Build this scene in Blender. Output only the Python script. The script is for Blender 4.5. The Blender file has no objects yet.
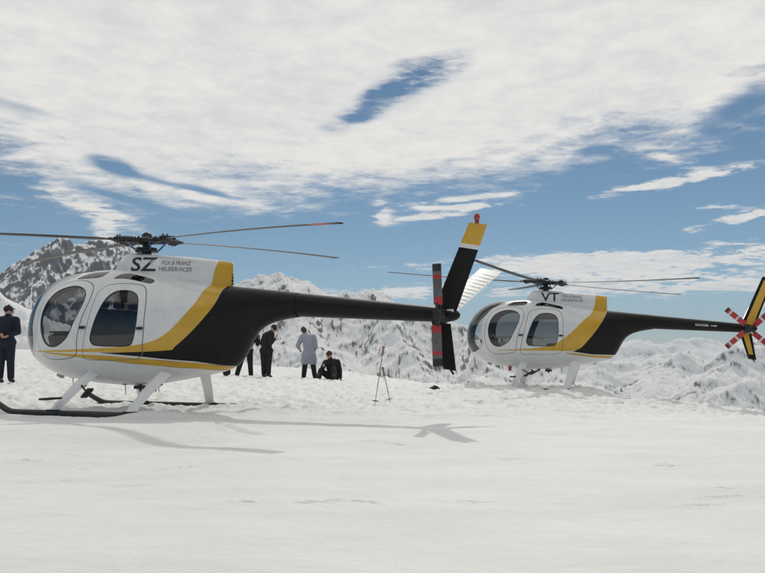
import bpy, bmesh, math, random
import numpy as np
from mathutils import Vector, Matrix
from mathutils.geometry import delaunay_2d_cdt
random.seed(7)
SC = bpy.context.scene
COL = SC.collection
R = math.radians

# ------------------------------------------------------------------ camera
F = 800.0                                   # focal length in photo pixels (765 wide)
PITCH = math.atan((350-286.5)/F)
CAMZ = 0.93
cam_d = bpy.data.cameras.new('camera'); cam = bpy.data.objects.new('camera', cam_d); COL.objects.link(cam)
cam_d.sensor_width = 36.0; cam_d.lens = 36.0*F/765.0
cam_d.clip_start = 0.1; cam_d.clip_end = 60000
cam.location = (0, 0, CAMZ); cam.rotation_euler = (R(90)+PITCH, 0, 0)
SC.camera = cam

# ------------------------------------------------------------------ light
SUN_EL, SUN_AZ = 47.0, 10.0                 # azimuth measured from +Y (behind the scene) towards +X
sd = bpy.data.lights.new('sun', 'SUN'); so = bpy.data.objects.new('sun', sd); COL.objects.link(so)
sd.energy = 2.0; sd.angle = R(1.0); sd.color = (1.0, 0.96, 0.88)
so.rotation_euler = (R(90-SUN_EL), 0, R(180-SUN_AZ))
SC.view_settings.view_transform = 'Standard'; SC.view_settings.look = 'None'
SC.view_settings.gamma = 1.0; SC.view_settings.exposure = -0.66
SC.view_settings.use_curve_mapping = False

# ------------------------------------------------------------------ helpers: rays and nodes
def ray(x, y):
    dx, dy = (x-382.5)/F, -(y-286.5)/F
    c, s = math.cos(PITCH), math.sin(PITCH)
    return np.array([dx, c-dy*s, s+dy*c])
def at(px, py, D):                           # the point that a photo pixel shows when it stands D metres away
    d = ray(px, py); t = D/d[1]
    return (float(d[0]*t), D, float(CAMZ+d[2]*t))

class NT:
    def __init__(s, tree): s.t = tree; s.t.nodes.clear()
    def n(s, typ, **kw):
        nd = s.t.nodes.new(typ)
        for k, v in kw.items():
            if k.startswith('i_'):
                nd.inputs[k[2:].replace('_', ' ')].default_value = v
            else: setattr(nd, k, v)
        return nd
    def l(s, a, b): s.t.links.new(a, b)
    def m(s, op, a, b=None, c=None, clamp=False):
        nd = s.t.nodes.new('ShaderNodeMath'); nd.operation = op; nd.use_clamp = clamp
        for i, v in enumerate((a, b, c)):
            if v is None: continue
            if isinstance(v, (int, float)): nd.inputs[i].default_value = v
            else: s.l(v, nd.inputs[i])
        return nd.outputs[0]
    def noise(s, vec, scale, detail=4, rough=.5, dist=0.0):
        nd = s.n('ShaderNodeTexNoise'); nd.inputs['Scale'].default_value = scale
        nd.inputs['Detail'].default_value = detail; nd.inputs['Roughness'].default_value = rough
        nd.inputs['Distortion'].default_value = dist
        s.l(vec, nd.inputs['Vector']); return nd.outputs['Fac']
    def step(s, v, lo, hi):
        nd = s.n('ShaderNodeMapRange'); nd.interpolation_type = 'SMOOTHSTEP'; nd.clamp = True
        s.l(v, nd.inputs['Value']); nd.inputs['From Min'].default_value = lo; nd.inputs['From Max'].default_value = hi
        return nd.outputs['Result']
    def mix(s, fac, a, b):
        nd = s.n('ShaderNodeMix', data_type='RGBA')
        if isinstance(fac, float): nd.inputs[0].default_value = fac
        else: s.l(fac, nd.inputs[0])
        for i, v in ((6, a), (7, b)):
            if isinstance(v, tuple): nd.inputs[i].default_value = (*v, 1)
            else: s.l(v, nd.inputs[i])
        return nd.outputs[2]

# ------------------------------------------------------------------ sky
def make_world():
    w = bpy.data.worlds.new('World'); SC.world = w; w.use_nodes = True
    N = NT(w.node_tree)
    out = N.n('ShaderNodeOutputWorld')
    sky = N.n('ShaderNodeTexSky', sky_type='NISHITA', sun_disc=False)
    sky.sun_elevation = R(SUN_EL); sky.sun_rotation = R(SUN_AZ); sky.altitude = 2600
    sky.air_density = 1.0; sky.dust_density = 0.15; sky.ozone_density = 2.4
    hs = N.n('ShaderNodeHueSaturation'); hs.inputs['Saturation'].default_value = 1.0; hs.inputs['Hue'].default_value = .488
    N.l(sky.outputs[0], hs.inputs['Color'])
    bg1 = N.n('ShaderNodeBackground'); bg1.inputs['Strength'].default_value = SKY_STR
    N.l(hs.outputs[0], bg1.inputs['Color'])
    tc = N.n('ShaderNodeTexCoord'); sep = N.n('ShaderNodeSeparateXYZ'); N.l(tc.outputs['Generated'], sep.inputs[0])
    x, y, z = sep.outputs
    az = N.m('ARCTAN2', x, y)
    el = N.m('ARCSINE', z)
    # cloud-sheet coordinates (a plane overhead), stretched across the wind
    zz = N.m('MAXIMUM', N.m('ADD', z, 0.06), 0.02)
    px, py = N.m('DIVIDE', x, zz), N.m('DIVIDE', y, zz)
    cmb = N.n('ShaderNodeCombineXYZ'); N.l(px, cmb.inputs[0]); N.l(py, cmb.inputs[1])
    mp = N.n('ShaderNodeMapping'); N.l(cmb.outputs[0], mp.inputs['Vector'])
    mp.inputs['Rotation'].default_value = (0, 0, R(-25)); mp.inputs['Scale'].default_value = (1.0, 1.0, 1)
    v = mp.outputs[0]
    # angular coordinates for streaks
    c2 = N.n('ShaderNodeCombineXYZ'); N.l(N.m('MULTIPLY', az, 1.0), c2.inputs[0]); N.l(N.m('MULTIPLY', el, 5.0), c2.inputs[1])
    va = c2.outputs[0]
    n1 = N.noise(v, 1.1, 8, .62, .4)
    n2 = N.noise(va, 6.0, 8, .66, .6)
    n3 = N.noise(va, 22.0, 5, .65, .3)
    n4 = N.noise(v, 7.0, 8, .68, .3)
    # height of the cloud sheet's lower edge against azimuth
    def ae(p, q):
        d = ray(p, q); d = d/np.linalg.norm(d); return math.atan2(d[0], d[1]), math.asin(d[2])
    edge = [(-60,120),(0,158),(45,182),(100,208),(150,212),(200,210),(260,206),(330,196),(385,200),(440,192),(500,186),(560,172),(620,158),(680,146),(720,130),(765,104),(830,90)]
    fc = N.n('ShaderNodeFloatCurve'); cur = fc.mapping.curves[0]
    pts = [ae(*p) for p in edge]
    pts = [(-1.6, 0.42), (-0.9, 0.30)] + pts + [(0.9, 0.30), (1.6, 0.40)]
    P = [((a+math.pi)/(2*math.pi), e) for a, e in pts]
    cur.points[0].location = (0, .5); cur.points[1].location = (1, .5)
    for a, e in P: cur.points.new(a, e)
    fc.mapping.update()
    N.l(N.m('DIVIDE', N.m('ADD', az, math.pi), 2*math.pi), fc.inputs['Value'])
    above = N.m('SUBTRACT', el, fc.outputs[0])
    dens = N.m('MULTIPLY', N.m('MINIMUM', above, 0.09), 15.0)         # grows into the sheet
    dens = N.m('MAXIMUM', dens, -1.1)
    ragged = N.m('MAXIMUM', N.m('ADD', N.m('MULTIPLY', N.m('ADD', N.m('ADD', n3, n4), n2), 2.4), -2.6), 0.0)
    def blob(cx, cy, rx, ry, rot, amp):
        a0, e0 = ae(cx, cy); ca, sa = math.cos(R(rot)), math.sin(R(rot))
        a = N.m('SUBTRACT', az, a0); e = N.m('SUBTRACT', el, e0)
        u = N.m('ADD', N.m('MULTIPLY', a, ca/(rx/F)), N.m('MULTIPLY', e, sa/(rx/F)))
        w_ = N.m('SUBTRACT', N.m('MULTIPLY', e, ca/(ry/F)), N.m('MULTIPLY', a, sa/(ry/F)))
        q = N.m('ADD', N.m('MULTIPLY', u, u), N.m('MULTIPLY', w_, w_))
        return N.m('MULTIPLY', N.m('MULTIPLY', N.m('EXPONENT', N.m('MULTIPLY', q, -1.0)), amp), ragged)
    for b in CLOUD_BLOBS:
        dens = N.m('ADD', dens, blob(*b))
    dens = N.m('ADD', dens, N.m('MULTIPLY', N.m('SUBTRACT', n1, .5), 1.1))
    dens = N.m('ADD', dens, N.m('MULTIPLY', N.m('SUBTRACT', n2, .5), 1.9))
    dens = N.m('ADD', dens, N.m('MULTIPLY', N.m('SUBTRACT', n3, .5), 1.3))
    dens = N.m('ADD', dens, N.m('MULTIPLY', N.m('SUBTRACT', n4, .5), 1.2))
    fac = N.step(dens, -0.35, 0.85)
    # no clouds below the horizon
    fac = N.m('MULTIPLY', fac, N.step(el, -0.02, 0.03))
    col = N.mix(N.step(N.m('ADD', N.m('MULTIPLY', n4, .6), N.m('MULTIPLY', n1, .5)), .35, .72), (0.61, 0.62, 0.635), (0.80, 0.775, 0.73))
    bg2 = N.n('ShaderNodeBackground'); bg2.inputs['Strength'].default_value = 1.72; N.l(col, bg2.inputs['Color'])
    mx = N.n('ShaderNodeMixShader'); N.l(fac, mx.inputs[0]); N.l(bg1.outputs[0], mx.inputs[1]); N.l(bg2.outputs[0], mx.inputs[2])
    N.l(mx.outputs[0], out.inputs['Surface'])
SKY_STR = 0.095
# cx, cy, rx, ry (photo pixels), rotation, amount
CLOUD_BLOBS = [
    (392, 92, 66, 22, 25, -1.25), (402, 84, 40, 8, 24, -.75), (345, 122, 34, 8, 14, -1.0), (440, 60, 50, 10, 20, -.5), (455, 72, 40, 12, 25, -.75), (400, 62, 30, 6, 10, -.5),
    (112, 165, 22, 7, -15, -1.7), (30, 108, 40, 5, -8, -.5), (160, 182, 30, 3, -12, -.6), (208, 192, 26, 3, -12, -.9), (130, 200, 40, 3, -12, -.7),
    (640, 36, 60, 9, 8, -.55), (20, 112, 60, 10, -10, -.35), (735, 110, 26, 10, 20, -.6),
    (106, 228, 11, 16, 20, 1.3), (90, 208, 50, 7, -20, .8), (210, 198, 60, 4, -8, .6),
    (462, 199, 50, 2.2, 5, 1.5), (455, 207.5, 50, 2.6, 2, 1.9), (434, 216, 34, 3, 5, 1.9), (382, 212, 9, 11, 0, 1.5),
    (690, 178, 75, 5, 7, 1.45), (650, 185, 36, 4, 5, .8), (745, 216, 42, 8, 14, 1.5), (700, 228, 30, 4, 8, 1.0), (665,158,22,5,-20,.7),
    (720, 206, 30, 4, 2, .8),
    (700, 256, 150, 12, 2, 2.3), (560, 266, 110, 10, 0, 1.7), (690, 284, 190, 11, 0, 1.9), (410, 292, 70, 7, 0, 1.5), (690, 322, 260, 9, 0, .55), (400, 300, 300, 16, 0, .35), (350,268,60,4,0,.6),
    (450, 260, 60, 5, 3, .75), (5, 243, 30, 7, 5, .9), (0, 200, 30, 5, -8, .6)]
make_world()

# ------------------------------------------------------------------ numpy noise
_rng = np.random.RandomState(3)
_perm = np.tile(_rng.permutation(256), 2)
_grad = np.stack([np.cos(np.arange(256)/256*2*np.pi*7.13), np.sin(np.arange(256)/256*2*np.pi*7.13)], 1)
def perlin(x, y):
    xi = np.floor(x).astype(int); yi = np.floor(y).astype(int); xf = x-xi; yf = y-yi
    u = xf*xf*xf*(xf*(xf*6-15)+10); v = yf*yf*yf*(yf*(yf*6-15)+10)
    def g(ix, iy, dx, dy):
        h = _perm[_perm[ix & 255]+(iy & 255)]; return _grad[h, 0]*dx+_grad[h, 1]*dy
    a = g(xi, yi, xf, yf); b = g(xi+1, yi, xf-1, yf); c = g(xi, yi+1, xf, yf-1); d = g(xi+1, yi+1, xf-1, yf-1)
    return ((a+(b-a)*u)+((c+(d-c)*u)-(a+(b-a)*u))*v)*1.5
def fbm(x, y, o=5, g=.5, l=2.03):
    s = 0; a = 1; t = 0
    for i in range(o): s = s+a*perlin(x+17.3*i, y-9.1*i); t += a; a *= g; x = x*l; y = y*l
    return s/t
def ridged(x, y, o=6, g=.55, l=2.07):
    s = 0; a = 1; t = 0; w = 1
    for i in range(o):
        r = (1-np.abs(perlin(x+31.7*i, y+11.9*i)))**2
        s = s+a*r*w; t += a; w = np.clip(r*1.6, 0, 1); a *= g; x = x*l; y = y*l
    return s/t

def sst(x, a, b):
    t = np.clip((x-a)/(b-a), 0, 1); return t*t*(3-2*t)

# ------------------------------------------------------------------ object helpers
def link(o, parent=None):
    COL.objects.link(o)
    if parent is not None: o.parent = parent
    return o
def tag(o, label=None, cat=None, group=None, kind=None):
    if label: o['label'] = label
    if cat: o['category'] = cat
    if group: o['group'] = group
    if kind: o['kind'] = kind
    return o
def empty(name, loc, rz=0):
    o = bpy.data.objects.new(name, None); o.empty_display_size = .2; link(o); o.location = loc; o.rotation_euler = (0, 0, rz); return o
def mesh_np(name, V, Fc, mats, parent=None, smooth=True, mi=None):
    me = bpy.data.meshes.new(name)
    V = np.asarray(V, np.float32); Fc = np.asarray(Fc, np.int32); k = Fc.shape[1]
    me.vertices.add(len(V)); me.vertices.foreach_set('co', V.ravel())
    me.loops.add(Fc.size); me.loops.foreach_set('vertex_index', Fc.ravel())
    me.polygons.add(len(Fc)); me.polygons.foreach_set('loop_start', np.arange(0, Fc.size, k, dtype=np.int32))
    if mi is not None: me.polygons.foreach_set('material_index', np.asarray(mi, np.int32))
    me.polygons.foreach_set('use_smooth', np.full(len(Fc), smooth))
    for m in mats: me.materials.append(m)
    me.update(calc_edges=True); me.validate()
    return link(bpy.data.objects.new(name, me), parent)

class MB:
    """collects shapes, builds ONE mesh object"""
    def __init__(s): s.v = []; s.f = []; s.m = []
    def add(s, V, Fs, m=0):
        o = len(s.v); s.v += [tuple(p) for p in V]; s.f += [tuple(i+o for i in f) for f in Fs]; s.m += [m]*len(Fs)
    def box(s, c, d, rot=None, m=0, bev=0.0):
        hx, hy, hz = d[0]/2, d[1]/2, d[2]/2
        if bev <= 0: bev = min(hx, hy, hz)*.15
        bm = bmesh.new(); bmesh.ops.create_cube(bm, size=1)
        bmesh.ops.scale(bm, vec=(2*hx, 2*hy, 2*hz), verts=bm.verts)
        bmesh.ops.bevel(bm, geom=bm.edges[:], offset=bev, segments=2, affect='EDGES', profile=.5)
        M = Matrix.Translation(c) @ ((rot if rot else Matrix.Identity(3)).to_4x4())
        s.add([M @ v.co for v in bm.verts], [[v.index for v in f.verts] for f in bm.faces], m); bm.free()
    def tube(s, pts, r, seg=10, m=0, cap=True, sx=1.0):
        """swept tube through pts; r a number or a list; sx flattens across"""
        pts = [Vector(p) for p in pts]; n = len(pts)
        rs = r if isinstance(r, (list, tuple)) else [r]*n
        V = []; t0 = (pts[1]-pts[0]).normalized()
        ref = Vector((0, 0, 1)) if abs(t0.z) < .9 else Vector((1, 0, 0))
        for i, p in enumerate(pts):
            t = (pts[min(i+1, n-1)]-pts[max(i-1, 0)]).normalized()
            u = (ref-t*ref.dot(t)).normalized(); w = t.cross(u); ref = u
            for k in range(seg):
                a = 2*math.pi*k/seg; V.append(p+(u*math.cos(a)+w*math.sin(a)*sx)*rs[i])
        Fs = [(i*seg+k, i*seg+(k+1) % seg, (i+1)*seg+(k+1) % seg, (i+1)*seg+k) for i in range(n-1) for k in range(seg)]
        if cap: Fs += [tuple(range(seg))[::-1], tuple(range((n-1)*seg, n*seg))]
        s.add(V, Fs, m)
    def ball(s, c, r, m=0, seg=14, rot=None):
        if isinstance(r, (int, float)): r = (r, r, r)
        V = []; n = seg//2
        for i in range(n+1):
            th = math.pi*i/n
            for k in range(seg):
                a = 2*math.pi*k/seg
                p = Vector((r[0]*math.sin(th)*math.cos(a), r[1]*math.sin(th)*math.sin(a), r[2]*math.cos(th)))
                if rot: p = rot @ p
                V.append(p+Vector(c))
        Fs = [(i*seg+k, (i+1)*seg+k, (i+1)*seg+(k+1) % seg, i*seg+(k+1) % seg) for i in range(n) for k in range(seg)]
        s.add(V, Fs, m)
    def build(s, name, mats, parent=None, smooth=True, angle=35):
        me = bpy.data.meshes.new(name); me.from_pydata(s.v, [], s.f)
        for m in (mats if isinstance(mats, (list, tuple)) else [mats]): me.materials.append(m)
        me.polygons.foreach_set('material_index', s.m)
        bm = bmesh.new(); bm.from_mesh(me); bmesh.ops.remove_doubles(bm, verts=bm.verts, dist=1e-5)
        bmesh.ops.recalc_face_normals(bm, faces=bm.faces)
        for f in bm.faces: f.smooth = smooth
        for e in bm.edges:
            if len(e.link_faces) == 2 and e.calc_face_angle(0) > R(angle): e.smooth = False
        bm.to_mesh(me); bm.free(); me.update()
        return link(bpy.data.objects.new(name, me), parent)

# ------------------------------------------------------------------ materials
def mat(name, col, rough=.5, metal=0., coat=0., var=.0, vscale=6., bump=0., bscale=60., rvar=0., spec=.5, dirt=None):
    m = bpy.data.materials.new(name); m.use_nodes = True; N = NT(m.node_tree)
    out = N.n('ShaderNodeOutputMaterial'); b = N.n('ShaderNodeBsdfPrincipled'); N.l(b.outputs[0], out.inputs[0])
    b.inputs['Metallic'].default_value = metal; b.inputs['Coat Weight'].default_value = coat
    b.inputs['Coat Roughness'].default_value = .08; b.inputs['Specular IOR Level'].default_value = spec
    tc = N.n('ShaderNodeTexCoord'); v = tc.outputs['Object']
    n = N.noise(v, vscale, 6, .6)
    lo = tuple(c*(1-var) for c in col); hi = tuple(min(1, c*(1+var*.6)) for c in col)
    c = N.mix(N.step(n, .3, .7), lo, hi)
    if dirt: c = N.mix(N.m('MULTIPLY', N.step(N.noise(v, 3.1, 8, .7), .52, .75), dirt[1]), c, dirt[0])
    N.l(c, b.inputs['Base Color'])
    b.inputs['Roughness'].default_value = rough
    if rvar: N.l(N.m('ADD', N.m('MULTIPLY', N.noise(v, vscale*2.3, 5, .6), rvar), rough-rvar*.5), b.inputs['Roughness'])
    if bump:
        bp = N.n('ShaderNodeBump'); bp.inputs['Strength'].default_value = 1; bp.inputs['Distance'].default_value = bump
        N.l(N.noise(v, bscale, 4, .6), bp.inputs['Height']); N.l(bp.outputs[0], b.inputs['Normal'])
    return m
M = {}
M['white'] = mat('white_paint', (.74, .74, .73), .32, coat=.4, var=.05, rvar=.12, bump=.0015, bscale=5, dirt=((.42, .41, .39), .35))
M['yellow'] = mat('yellow_paint', (.62, .36, .022), .32, coat=.4, var=.08, rvar=.12, bump=.0015, bscale=5)
M['black'] = mat('black_paint', (.010, .0095, .009), .42, spec=.22, var=.25, rvar=.15, bump=.0015, bscale=5)
M['seam'] = mat('panel_gap', (.16, .16, .16), .7)
M['lining'] = mat('cabin_lining', (.11, .11, .115), .85, var=.1)
M['seat'] = mat('seat_fabric', (.06, .065, .075), .9, var=.2, bump=.004)
M['belt'] = mat('belt_webbing', (.25, .25, .24), .8)
M['gunmetal'] = mat('dark_metal', (.035, .035, .037), .45, metal=.4, var=.3)
M['steel'] = mat('steel', (.42, .42, .43), .35, metal=.9, var=.1)
M['blade'] = mat('blade_paint', (.045, .045, .047), .45, var=.2)
M['blade_tip'] = mat('orange_red_blade_tip', (.50, .10, .045), .45, var=.1)
M['blade_faded'] = mat('faded_blade_tip', (.16, .10, .09), .5, var=.2)
M['blade_white'] = mat('white_blade_band', (.6, .58, .56), .45, var=.1)
M['alclad'] = mat('bare_alloy_skin', (.86, .86, .84), .36, metal=.65, var=.05, rvar=.1)
M['blade_grey'] = mat('grey_blade_paint', (.13, .12, .12), .5, var=.3)
M['red'] = mat('red_paint', (.42, .02, .022), .35, coat=.3, var=.15)
M['tube'] = mat('black_skid_tube', (.022, .022, .024), .5, var=.4, vscale=9)
M['rubber'] = mat('rubber', (.03, .03, .03), .85)
M['letter'] = mat('black_lettering', (.02, .02, .022), .5)
M['letter_grey'] = mat('grey_lettering', (.20, .20, .21), .5)
M['letter_white'] = mat('white_lettering', (.7, .7, .7), .5)
M['bluerod'] = mat('blue_anodised', (.05, .13, .35), .35, metal=.6)

def glass_mat(name, tint, refl=.10):
    m = bpy.data.materials.new(name); m.use_nodes = True; N = NT(m.node_tree)
    out = N.n('ShaderNodeOutputMaterial'); t = N.n('ShaderNodeBsdfTransparent'); t.inputs[0].default_value = (*tint, 1)
    g = N.n('ShaderNodeBsdfGlossy'); g.inputs['Roughness'].default_value = .03; g.inputs['Color'].default_value = (1, 1, 1, 1)
    fr = N.n('ShaderNodeFresnel'); fr.inputs['IOR'].default_value = 1.5
    f = N.m('MINIMUM', N.m('ADD', N.m('MULTIPLY', fr.outputs[0], 1.0), refl-.04), 1.0)
    mx = N.n('ShaderNodeMixShader'); N.l(f, mx.inputs[0]); N.l(t.outputs[0], mx.inputs[1]); N.l(g.outputs[0], mx.inputs[2])
    N.l(mx.outputs[0], out.inputs[0]); return m
M['glass'] = glass_mat('tinted_acrylic', (.46, .46, .46), .07)
M['shield'] = glass_mat('clear_acrylic', (.80, .82, .82), .07)
M['redglass'] = mat('red_lens', (.35, .02, .015), .2, coat=.6)

def snow_mat():
    m = bpy.data.materials.new('snow'); m.use_nodes = True; N = NT(m.node_tree)
    out = N.n('ShaderNodeOutputMaterial'); b = N.n('ShaderNodeBsdfPrincipled'); N.l(b.outputs[0], out.inputs[0])
    tc = N.n('ShaderNodeTexCoord'); v = tc.outputs['Object']
    mp = N.n('ShaderNodeMapping'); mp.inputs['Scale'].default_value = (.55, 1.3, 1); mp.inputs['Rotation'].default_value = (0, 0, R(12)); N.l(v, mp.inputs['Vector'])
    n = N.noise(mp.outputs[0], 1.3, 6, .6)
    c = N.mix(N.step(n, .3, .7), (.69, .688, .67), (.76, .757, .74))
    grit = N.noise(v, 26, 3, .7)
    c = N.mix(N.m('MULTIPLY', N.step(grit, .66, .78), .22), c, (.5, .48, .44))
    N.l(c, b.inputs['Base Color']); b.inputs['Roughness'].default_value = .62; b.inputs['Specular IOR Level'].default_value = .3
    h = N.m('ADD', N.m('MULTIPLY', N.noise(mp.outputs[0], 7, 6, .65), .03), N.m('MULTIPLY', N.noise(v, 48, 4, .7), .009))
    bp = N.n('ShaderNodeBump'); bp.inputs['Strength'].default_value = .55; bp.inputs['Distance'].default_value = 1.0
    N.l(h, bp.inputs['Height']); N.l(bp.outputs[0], b.inputs['Normal'])
    return m
M['snow'] = snow_mat()

def mountain_mat(name, scale, lo, hi, rock=(.12, .11, .105), rock2=(.24, .225, .215), strata=35):
    m = bpy.data.materials.new(name); m.use_nodes = True; N = NT(m.node_tree)
    out = N.n('ShaderNodeOutputMaterial'); b = N.n('ShaderNodeBsdfPrincipled'); N.l(b.outputs[0], out.inputs[0])
    g = N.n('ShaderNodeNewGeometry'); sep = N.n('ShaderNodeSeparateXYZ'); N.l(g.outputs['Normal'], sep.inputs[0])
    tc = N.n('ShaderNodeTexCoord'); v = tc.outputs['Object']
    mp = N.n('ShaderNodeMapping'); mp.inputs['Rotation'].default_value = (0, R(strata), 0); mp.inputs['Scale'].default_value = (1.0, .6, .30); N.l(v, mp.inputs['Vector'])
    n1 = N.noise(mp.outputs[0], .016*scale, 8, .75, .5); n2 = N.noise(mp.outputs[0], .07*scale, 6, .75)
    q = N.m('ADD', sep.outputs[2], N.m('ADD', N.m('MULTIPLY', N.m('SUBTRACT', n1, .5), .9), N.m('MULTIPLY', N.m('SUBTRACT', n2, .5), .7)))
    snow = N.step(q, lo, hi)
    rk = N.mix(N.noise(v, .03*scale, 6, .7), rock, rock2)
    c = N.mix(snow, rk, (.88, .88, .87)); N.l(c, b.inputs['Base Color'])
    b.inputs['Roughness'].default_value = .8; b.inputs['Specular IOR Level'].default_value = .2
    bp = N.n('ShaderNodeBump'); bp.inputs['Strength'].default_value = .8; bp.inputs['Distance'].default_value = 1.0
    N.l(N.m('ADD', N.m('MULTIPLY', n2, 9/scale), N.m('MULTIPLY', N.noise(v, .2*scale, 4, .6), 2.5/scale)), bp.inputs['Height']); N.l(bp.outputs[0], b.inputs['Normal'])
    return m

# ------------------------------------------------------------------ terrain
def polar(azs, rs):
    A, Rr = np.meshgrid(azs, rs, indexing='ij'); return Rr*np.sin(A), Rr*np.cos(A)
def grid_faces(n, m, wrap=False):
    i = np.arange(n if wrap else n-1)[:, None]; j = np.arange(m-1)[None, :]
    a = i*m+j; b = ((i+1) % n)*m+j
    return np.stack([a, b, b+1, a+1], -1).reshape(-1, 4)[:, ::-1]

def crest():
    # photo x, photo y of the snow edge, distance
    pts = [(-400, 352, 60), (0, 349, 60), (120, 351, 60), (200, 360, 48), (260, 366, 44), (340, 371, 38), (380, 378, 30), (420, 384, 26), (470, 387, 21.6),
           (545, 390, 21.4), (600, 395.5, 21.0), (680, 403, 20.5), (765, 413, 20), (900, 430, 20)]
    return [(math.atan2(at(p, q, d)[0], d), d, at(p, q, d)[2]) for p, q, d in pts]
CR = crest()
def ground_z(X, Y, detail=True):
    r = np.hypot(X, Y); az = np.arctan2(X, Y)
    ca = [c[0] for c in CR]; cd = np.interp(az, ca, [c[1] for c in CR]); cz = np.interp(az, ca, [c[2] for c in CR])
    front = sst(np.cos(az), .3, .75)
    d = r*np.cos(az).clip(.2, 1); d = np.where(np.cos(az) > .2, d, r)
    z0 = 0.05
    z = z0+(cz-z0)*sst(d, 9, np.maximum(cd*.97, 12))*front
    # lip in front of the far helicopter, shelf behind it
    pxx = np.tan(np.clip(az, -1.2, 1.2))*F+382.5
    far = sst(pxx, 430, 475)
    z = z + far*front*(.125*np.exp(-((d-17.5)/.75)**2))
    z = z - far*front*(1-sst(pxx, 560, 640))*0
    # level shelf of soft snow into which the far helicopter's skids have sunk
    sh = sst(pxx, 455, 480)*(1-sst(pxx, 585, 625))*sst(d, 17.0, 18.0)*(1-sst(d, 21.2, 21.8))*front
    z = z*(1-sh)+.035*sh
    for bx, by_ in ((2.09, 19.25), (2.62, 21.2)):
        z = z + .19*np.exp(-((X-bx)/.45)**2-((Y-by_)/.40)**2)
    # fall away behind the crest
    over = np.clip(d-cd, 0, None)*(1-sh)
    z = z - front*(over*.22*sst(over, 0, 3)+over*.30*sst(over, 2, 30))
    back = (1-front)
    z = z - back*np.clip(r-60, 0, None)*.25
    # broad undulation and the low step in front of the near helicopter
    z = z + .05*fbm(X*.16+3, Y*.16+8, 3)*sst(r, 3, 8)
    side = (1-sst(pxx, 90, 330))*front
    z = z - side*.09*(1-sst(d, 7.85, 8.6))*sst(d, 4.0, 7.2) + .03*side*np.exp(-((d-8.95)/.6)**2)
    # snow drifted over the rear of the nearer skid
    z = z + .075*np.exp(-((X+3.05)/.42)**2-((Y-10.72)/.20)**2)
    # trough pressed by the nearer machine's skid
    ux, uy = -.948, .317; sx0, sy0 = -3.53-.327+.5*.948, 11.9-.977-.5*.317
    tl = (X-sx0)*ux+(Y-sy0)*uy; td = np.abs((X-sx0)*uy-(Y-sy0)*ux)
    skd = sst(tl, -.1, .2)*(1-sst(tl, 2.4, 2.9))*np.exp(-(td/.22)**2)
    z = z - .05*skd
    if detail:
        near = 1-sst(d, 30, 60)
        z = z + .010*fbm(X*1.1+Y*.3, Y*2.4-X*.2, 4)*near
        z = z + .006*fbm(X*5, Y*7, 4)*near
        lum = np.clip(ridged(X*1.7, Y*2.0, 4)-.38, 0, 1)
        tram = sst(d+.9*fbm(X*.6,Y*.6,3), 9.0, 14.0)*near*(1-skd)
        z = z + tram*(.10*fbm(X*2.6, Y*2.2, 4)+.11*(lum-.1))
        z = z + sst(d, 20, 26)*near*.09*fbm(X*1.5+5, Y*1.5, 4)*(1-far)
    return z
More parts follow.
